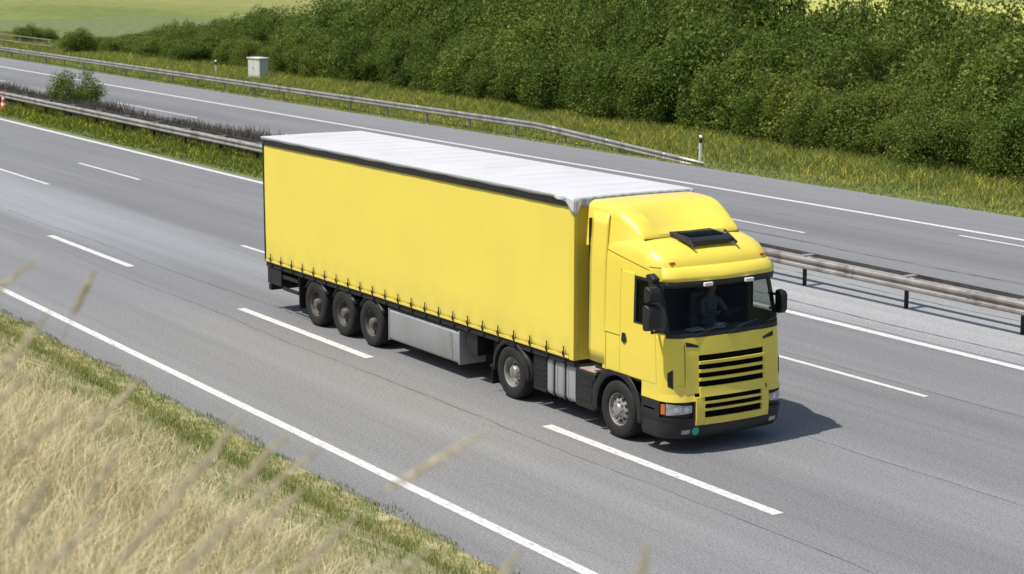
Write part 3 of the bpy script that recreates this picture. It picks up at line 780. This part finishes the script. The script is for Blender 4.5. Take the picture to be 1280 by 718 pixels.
# sun visor
g=MB(); P=[]
for i in range(31):
    s_=-1.14+2.28*i/30
    P.append([Vector(surf(s_,3.09,.004)),Vector(surf(s_,3.07,.05*(1-.25*abs(s_)))),Vector(surf(s_,3.02,.11*(1-.3*abs(s_)))),Vector(surf(s_,2.95,.15*(1-.3*abs(s_)))),Vector(surf(s_,2.875,.165*(1-.35*abs(s_))))])
g.grid(list(zip(*P))); sv=B(g,'sun_visor','yellow',solid=.02,ang=40)
g=MB(); P=[]
for i in range(31):
    s_=-1.14+2.28*i/30; P.append([surf(s_,2.872,.162*(1-.35*abs(s_))),surf(s_,2.77,.11*(1-.35*abs(s_)))])
g.grid(list(zip(*P))); g.build('visor_lip','black',sv,solid=.015)
for y in (-.42,.42):
    p=Vector(surf(y,2.83,.18)); g=MB(); g.box(p.x-.03,p.x+.02,p.y-.09,p.y+.09,p.z-.045,p.z+.02); g.build('marker_light','white',sv,bevel=.012)
for sg in (-1,1):
    p=surf(sg*.95,3.16,.0); g=MB(); g.box(p[0]-.03,p[0]+.025,p[1]-.05,p[1]+.05,p[2]-.015,p[2]+.025); B(g,'roof_marker','orange',bevel=.01)
# roof hatch
g=MB(); g.prism_xz([(15.12,3.47),(15.86,3.40),(15.88,3.46),(15.78,3.505),(15.15,3.56)],-.46,.46); rh=B(g,'roof_hatch','black',bevel=.02,rec=True)
g=MB(); g.prism_xz([(15.32,3.548),(15.72,3.514),(15.69,3.528),(15.34,3.56)],-.34,.34); g.build('hatch_glass','glass',rh,rec=True)
for sg in (-1,1):
    g=MB(); g.tube((15.94,sg*.45,3.40),(15.52,sg*.52,3.55),.022,8); g.build('hatch_arm','black',rh)
# roof deflector
sec=[(15.30,1.02,3.42,3.47),(15.27,1.05,3.41,3.535),(15.2,1.08,3.40,3.60),(15.08,1.10,3.39,3.69),(14.92,1.125,3.38,3.79),(14.76,1.145,3.35,3.875),(14.62,1.16,3.32,3.935),(14.48,1.17,3.30,3.97),(14.3,1.175,3.26,3.985),(14.0,1.175,3.22,3.995),(13.86,1.175,3.22,3.995)]
P=[]
for x,hw,zb,zt in sec:
    r=min(.14,(zt-zb)*.45); pts=[(x,-hw-.02,zb)]
    for q in range(0,91,15): pts.append((x,-hw+.03+r-r*math.cos(R(q)),zt-r+r*math.sin(R(q))))
    e0=-hw+.03+r; e1=-e0
    rec=.05 if 14.65<x<15.25 else 0
    for f,dz in ((.13,0),(.17,-rec),(.5,-rec),(.83,-rec),(.87,0)):
        pts.append((x,e0+(e1-e0)*f,zt+.012*math.sin(PI*f)+dz))
    for q in range(90,-1,-15): pts.append((x,hw-.03-r+r*math.cos(R(q)),zt-r+r*math.sin(R(q))))
    pts.append((x,hw+.02,zb)); P.append(pts)
g=MB(); g.grid(P); g.add(P[0],[tuple(range(len(P[0])))]); g.add(P[-1],[tuple(range(len(P[0])-1,-1,-1))])
rd=B(g,'roof_deflector','yellow',merge=True,rec=True,ang=30)
g=MB(); g.box(15.26,15.315,-1.0,1.0,3.455,3.478); g.build('edge_seal','seamdark',rd)
for sy in (-1,1):
    P=[]
    for k in range(13):
        z=1.22+2.62*k/12; back=13.98; hw=float(np.interp(z,[1.2,3.0,3.85],[1.235,1.225,1.17]))
        P.append([(14.52,sy*hw,z),(14.44,sy*(hw+.003),z),(14.3,sy*(hw+.004),z),(14.1,sy*(hw-.004),z),(back,sy*(hw-.03),z)])
    g=MB(); g.grid(P if sy<0 else [r[::-1] for r in P]); B(g,'side_deflector','yellow',solid=.02,ang=60)
    g=MB(); g.box(13.955,13.985,min(sy*1.13,sy*1.21),max(sy*1.13,sy*1.21),1.25,3.7); B(g,'rubber_edge','black')

for sg in (-1,1):
    S=lambda x,z:sg*s_at_x(x,z)
    g=MB()
    patch(g,lambda z:S(14.98,z),lambda z:sg*s_arc(.98,z),1.17,2.10,.016,.02,10,8)
    d=B(g,'door','yellow',ang=30,bevel=.006)
    g=MB(); patch(g,lambda z:S(14.98,z),lambda z:S(15.36,z),2.101,2.93,.016,.02,3,6)
    g.build('window_frame','yellow',d,bevel=.006)
    g=MB(); P=[]
    for k in range(7):
        z=2.11+.76*k/6; a=s_at_x(15.41,z); b=s_arc(.96,z); P.append([surf(sg*(a+(b-a)*i/6),z,.005) for i in range(7)])
    g.grid(P); g.build('side_window','sideglass',d,ang=180)
    g=MB()
    patch(g,lambda z:S(15.37,z),lambda z:sg*s_arc(.97,z),2.102,2.135,.02,.02,6,1)
    patch(g,lambda z:S(15.37,z),lambda z:sg*s_arc(.97,z),2.855,2.90,.02,.02,6,1)
    patch(g,lambda z:S(15.37,z),lambda z:S(15.43,z),2.136,2.854,.02,.02,1,6)
    g.build('window_seal','black',d)
    g=MB(); p0=surf(S(15.12,1.78),1.78,.018); 
    g.prism_xz([(15.04,1.74),(15.06,1.88),(15.14,1.88),(15.19,1.76),(15.12,1.70)],*(sorted((p0[1],p0[1]+sg*.02)))); g.build('door_handle','black',d,bevel=.006,rec=True)
    g=MB(); patch(g,lambda z:sg*(s_arc(.42,z)+.02),lambda z:sg*(s_arc(.42,z)+.11),lambda u:1.12+.04*u,lambda u:1.44-.06*u,.018,.02,2,5); B(g,'air_scoop','black',bevel=.01)
    g=MB(); patch(g,sg*.765,lambda z:sg*s_at_x(15.62,z),.90,1.022,.012,.03,24,2); patch(g,sg*.935,lambda z:S(15.62,z),1.0225,1.165,.012,.03,20,2); B(g,'corner_panel','yellow',ang=30,bevel=.004)
    g=MB(); patch(g,lambda z:sg*s_arc(1.0,z),lambda z:S(15.62,z),.34,.895,.002,.06,5,4); st=B(g,'entry_step','black')
    for z in (.42,.72):
        a=surf(S(15.9,z),z,.01); g=MB(); g.box(15.68,15.98,min(a[1],a[1]-sg*.2),max(a[1],a[1]-sg*.2),z,z+.03); g.build('step_tread','dark',st)
    P=[];ang=[a for a in range(-8,197,8)]
    for r,yy in ((.60,.78),(.60,1.25),(.62,1.262),(.72,1.262),(.735,1.25)):
        P.append([(WF+r*math.cos(R(a)),sg*yy,.5+ min(.66,r*math.sin(R(a)))) for a in ang])
    g=MB(); g.grid(P if sg<0 else P[::-1]); B(g,'wheel_arch','black',solid=.01,ang=50)
    g=MB(); g.box(14.2,15.8,min(sg*.9,sg*1.225),max(sg*.9,sg*1.225),1.10,1.16); B(g,'cab_sill','black',bevel=.01)
    oy=1.50 if sg<0 else 1.29
    xm=0 if sg<0 else -.08
    if sg<0: arms=([(16.02,-1.22,2.05),(16.18,-1.47,2.08),(16.22,-1.5,2.2)],[(15.98,-1.20,2.86),(16.18,-1.47,2.84),(16.22,-1.5,2.75)])
    else: arms=([(15.96,1.18,2.20),(16.12,1.29,2.24)],[(15.92,1.18,2.46),(16.12,1.29,2.44)])
    for q,pts in enumerate(arms):
        mr=MB(); mr.path(pts,.024,8); ar=B(mr,'mirror_arm','black')
        if q==0: ma=ar
    def mhead(z0,z1,w0,nm,par):
        g=MB(); g.prism_xz([(16.12+xm,z0+.03),(16.16+xm,z0),(16.27+xm,z0+.02),(16.32+xm,z0+.08),(16.32+xm,z1-.08),(16.27+xm,z1-.02),(16.16+xm,z1),(16.12+xm,z1-.03)],*sorted((sg*(oy-w0/2),sg*(oy+w0/2))))
        g.build(nm,'black',par,bevel=.035,rec=True)
    if sg<0: mhead(2.12,2.56,.26,'main_mirror',ma); mhead(2.58,2.86,.22,'wide_angle_mirror',ar)
    else: mhead(2.12,2.54,.13,'main_mirror',ma)
g=MB(); g.prism_xz([(15.85,2.88),(16.05,2.86),(16.1,2.95),(15.95,3.02),(15.85,3.0)],-1.38,-1.24); B(g,'kerb_mirror','black',bevel=.03,rec=True)

# front panels
GW=.68; GL=.60
g=MB(); patch(g,-.93,.93,1.66,1.955,.022,.02,24,3); patch(g,-.93,-GW,1.025,1.659,.022,.02,6,6); patch(g,GW,.93,1.025,1.659,.022,.02,6,6)
gp=B(g,'grille_panel','yellow',bevel=.008,ang=40)
for zb,zt in ((1.51,1.56),(1.37,1.42),(1.23,1.28),(.965,1.13)):
    g=MB(); patch(g,-GW,GW,zb,zt,.060,.035,18,2)
    g.build('grille_slat','yellow',gp,bevel=.012,ang=60)
g=MB(); patch(g,-GW-.03,GW+.03,.5,1.68,.005,.003,20,8); g.build('grille_backing','void',gp)
for sg in (-1,1):
    g=MB(); patch(g,sg*.68,sg*.92,lambda u:1.79+.03*u,lambda u:1.83+.07*u,.028,.01,4,1); g.build('grab_handle','black',gp)
for sg in (-1,1):
    g=MB(); patch(g,sg*.942,lambda z:sg*s_arc(.98,z),1.167,1.955,.008,.012,10,6); B(g,'front_corner_panel','yellow',ang=30,bevel=.004)
    g=MB(); patch(g,sg*.93,sg*.942,1.03,1.955,.009,.006,1,6); B(g,'panel_gap','seamdark')
for zb,zt in ((.845,.885),(.725,.765),(.49,.61)):
    g=MB(); patch(g,-GL,GL,zb,zt,.052,.035,18,2); 
    if zb==.49: patch(g,-.76,-GL,.49,.964,.045,.04,3,4); patch(g,GL,.76,.49,.964,.045,.04,3,4)
    B(g,'lower_grille','yellow',bevel=.01,ang=60)
g=MB()
eb=lambda z:s_at_x(15.62,z)
patch(g,lambda z:-eb(z),lambda z:eb(z),.26,.48,.012,.06,70,3)
for sg in (-1,1):
    patch(g,sg*.77,lambda z:sg*s_at_x(15.62,z),.481,.62,.010,.06,24,2)
    patch(g,sg*.77,sg*.80,.621,.897,.010,.06,2,2)
    patch(g,lambda z:sg*s_arc(.9,z),lambda z:sg*s_at_x(15.62,z),.621,.897,.010,.06,5,2)
    patch(g,sg*.77,lambda z:sg*s_at_x(15.9,z),.62,.895,-.035,.02,16,2)
    patch(g,lambda z:sg*s_arc(.1,z),lambda z:sg*s_at_x(15.62,z),.58,.592,.022,.01,18,1)
bp=B(g,'bumper','black',ang=35)
for sg in (-1,1):
    g=MB(); patch(g,sg*.82,lambda z:sg*s_arc(.70,z),lambda u:.71-.04*u,lambda u:.83+.04*u,-.004,.02,12,3); hl=B(g,'headlight','lens',ang=180)
    for f in (.2,.62):
        s_=sg*(.85+f*.42); p=Vector(surf(s_,.772,-.006)); g=MB(); p2=Vector(surf(s_,.772,.006)); g.tube(p,p2,.046,20); g.build('lamp','chrome',hl)
    g=MB(); patch(g,lambda z:sg*(s_arc(.73,z)),lambda z:sg*(s_arc(.87,z)),.68,.85,-.002,.02,4,2); B(g,'indicator','orange',ang=60)
    g=MB(); patch(g,sg*.84,sg*1.0,.35,.42,.016,.01,4,2); B(g,'fog_light','rim')
g=MB(); p=Vector(surf(-.74,.385,.016)); p2=Vector(surf(-.74,.385,.022)); g.tube(p,p2,.068,24); B(g,'round_sticker','green')

# ------------------------------------------------------------------ driver
def make_driver():
    W0=Vector((TX,TY,0))
    V=[];E=[];RR=[]
    def nd(p,r,par=None):
        V.append(Vector(p)); RR.append(r)
        if par is not None: E.append((par,len(V)-1))
        return len(V)-1
    y0=.62
    pel=nd((15.02,y0,1.80),.135); bel=nd((15.01,y0,1.95),.125,pel); ch=nd((15.02,y0,2.14),.14,bel); up=nd((15.03,y0,2.27),.10,ch)
    nk=nd((15.05,y0,2.37),.052,up); hd=nd((15.08,y0,2.46),.078,nk); hd2=nd((15.08,y0,2.56),.085,hd); hd3=nd((15.08,y0,2.62),.06,hd2)
    hands=[]
    for s in (-1,1):
        sh=nd((15.03,y0+s*.19,2.24),.062,up); elb=nd((15.22,y0+s*.26,2.02),.045,sh); wr=nd((15.46,y0+s*.22,2.10),.030,elb); ha=nd((15.53,y0+s*.215,2.125),.034,wr); hands.append(V[ha])
        hp=nd((15.08,y0+s*.10,1.77),.095,pel); kn=nd((15.46,y0+s*.14,1.80),.068,hp); an=nd((15.60,y0+s*.14,1.42),.045,kn); nd((15.70,y0+s*.14,1.36),.04,an)
    me=bpy.data.meshes.new('tmp'); me.from_pydata(V,E,[]); o=bpy.data.objects.new('tmp',me); COL.objects.link(o)
    sk_=o.modifiers.new('k','SKIN'); sk_.use_smooth_shade=True; sb=o.modifiers.new('u','SUBSURF'); sb.levels=2; sb.render_levels=2
    for i,d in enumerate(me.skin_vertices[0].data): d.radius=(RR[i],RR[i]); d.use_root=(i==0)
    bpy.context.view_layer.update()
    dg=bpy.context.evaluated_depsgraph_get()
    nm=bpy.data.meshes.new_from_object(o.evaluated_get(dg)); bpy.data.objects.remove(o)
    # fingers, nose and ears joined into the same body mesh
    bm=bmesh.new(); bm.from_mesh(nm)
    g=MB()
    for k,hv in enumerate(hands):
        s=-1 if k==0 else 1
        for q in range(4):
            L=(.034,.040,.038,.030)[q]; b=hv+Vector((.018,s*.004,.024-.016*q)); k1=b+Vector((L*.8,s*.006,.006)); k2=k1+Vector((.004,-s*.0,-.024))
            g.tube(b,k1,.0095,6,.009); g.tube(k1,k2,.009,6,.007)
        t0=hv+Vector((0,-s*.022,.014)); g.tube(t0,t0+Vector((.03,-s*.014,.014)),.011,6,.008)
    g.tube((15.15,y0,2.545),(15.178,y0,2.51),.010,6,.016)
    for s in (-1,1): g.tube((15.07,y0+s*.078,2.53),(15.065,y0+s*.092,2.55),.018,6,.022)
    me2=bpy.data.meshes.new('t2'); me2.from_pydata(g.v,[],g.f); bm.from_mesh(me2); bm.to_mesh(nm); bm.free()
    nm.name='person'; nm.materials.clear()
    for q in ('skin','shirt','trousers'): nm.materials.append(M[q])
    for p_ in nm.polygons:
        c=p_.center
        p_.material_index=0 if (c.z>2.345 or c.x>15.44 and c.z>1.98) else (2 if c.z<1.84 else 1)
        p_.use_smooth=True
    nm.transform(Matrix.Translation(Vector((-15.02,-y0,-1.68))))
    po=bpy.data.objects.new('person',nm); COL.objects.link(po); po.location=W0+Vector((15.02,y0,1.68))
    g=MB(); P=[]
    for i in range(9):
        th=PI*.5*i/8; P.append([(.0+(.092*math.sin(th))*math.cos(2*PI*j/20)+.045,(.092*math.sin(th))*math.sin(2*PI*j/20),.875+.098*math.cos(th)) for j in range(21)])
    g.grid(P); g.build('hair','hair',po,solid=.01,ang=180)
    for s in (-1,1):
        g=MB(); g.tube((.135,s*.032,.872),(.143,s*.032,.872),.010,8); g.build('eye','black',po)
    tag(po,'person sitting at the steering wheel behind the windscreen of the yellow truck','person')
make_driver()

# ------------------------------------------------------------------ foreground grass stalks
def from_px(px,py,dist):
    x=(px-640)/2385*dist; yv=(py-359)/2385*dist
    z=dist*math.cos(PH)-yv*math.sin(PH); h=H-(dist*math.sin(PH)+yv*math.cos(PH))
    return z*math.cos(TH)-x*math.sin(TH), z*math.sin(TH)+x*math.cos(TH), h
def stalk(i,tipx,tipy,tipz,lean,ang):
    dx,dy=math.cos(ang),math.sin(ang)
    bx,by=tipx,tipy
    for _ in range(4):
        z0=float(bank(np.array(by),np.array(-bx))); Ht=tipz-z0
        bx=tipx-dx*lean*Ht; by=tipy-dy*lean*Ht
    root=empty('grass_stalk',(bx,by,z0-.02),ang)
    L=random.Random(i).uniform(.13,.21)
    f=lambda t:Vector((lean*Ht*t**2.2,0,Ht*t+.02))
    g=MB(); te=1-L/max(Ht,.3); ts=[te*q/7 for q in range(8)]
    for q in range(7): g.tube(f(ts[q]),f(ts[q+1]),.0018,5)
    g.build('stem','straw',root)
    n=170; r=random.Random(i); g=MB(); tip=f(te); d=(f(1)-tip).normalized(); L=(f(1)-tip).length
    g.tube(tip,tip+d*L,.0015,5,.0006)
    for q in range(n):
        t=q/n; c=tip+d*L*t; a_=r.uniform(0,2*PI); w_=.013*math.sin(PI*min(1,t*.85+.15))+.002
        o=d.orthogonal().normalized(); o2=d.cross(o); e=o*math.cos(a_)+o2*math.sin(a_)
        g.tube(c,c+e*w_+d*.016,.0026,4,.0008)
    g.build('seed_head','ear',root)
    tag(root,'out of focus dry grass stalk with a fluffy seed head rising from the near bank','grass stalk','tall dry grass stalks close to the camera')
for i,(px,py,dist,lean,da) in enumerate(((42,326,5.2,.6,0),(118,340,6.0,.25,0),(60,392,5.0,.4,0),(356,545,4.6,.45,0),(604,542,4.8,.8,0),(300,520,5.4,.35,0),(260,570,5.0,.4,0),(375,615,5.0,.55,0),(808,684,4.2,.08,0),(650,688,4.3,.35,0),(180,470,5.6,.5,0),(440,650,4.6,.5,0),(315,630,4.2,.5,0),(95,500,4.8,.5,0),(215,630,4.2,.45,0),(490,700,4.3,.9,0),(150,560,5.2,.3,0),(30,470,5.6,.5,20),(270,665,3.8,.4,0),(130,640,3.9,.5,0),(350,690,3.9,.6,0),(60,600,4.0,.3,0),(530,690,4.0,.7,0),(20,560,4.2,.5,0),(400,560,5.2,.6,0))):
    a,D,h=from_px(px,py,dist)
    stalk(i,-a,D,h,lean,R(58+da))
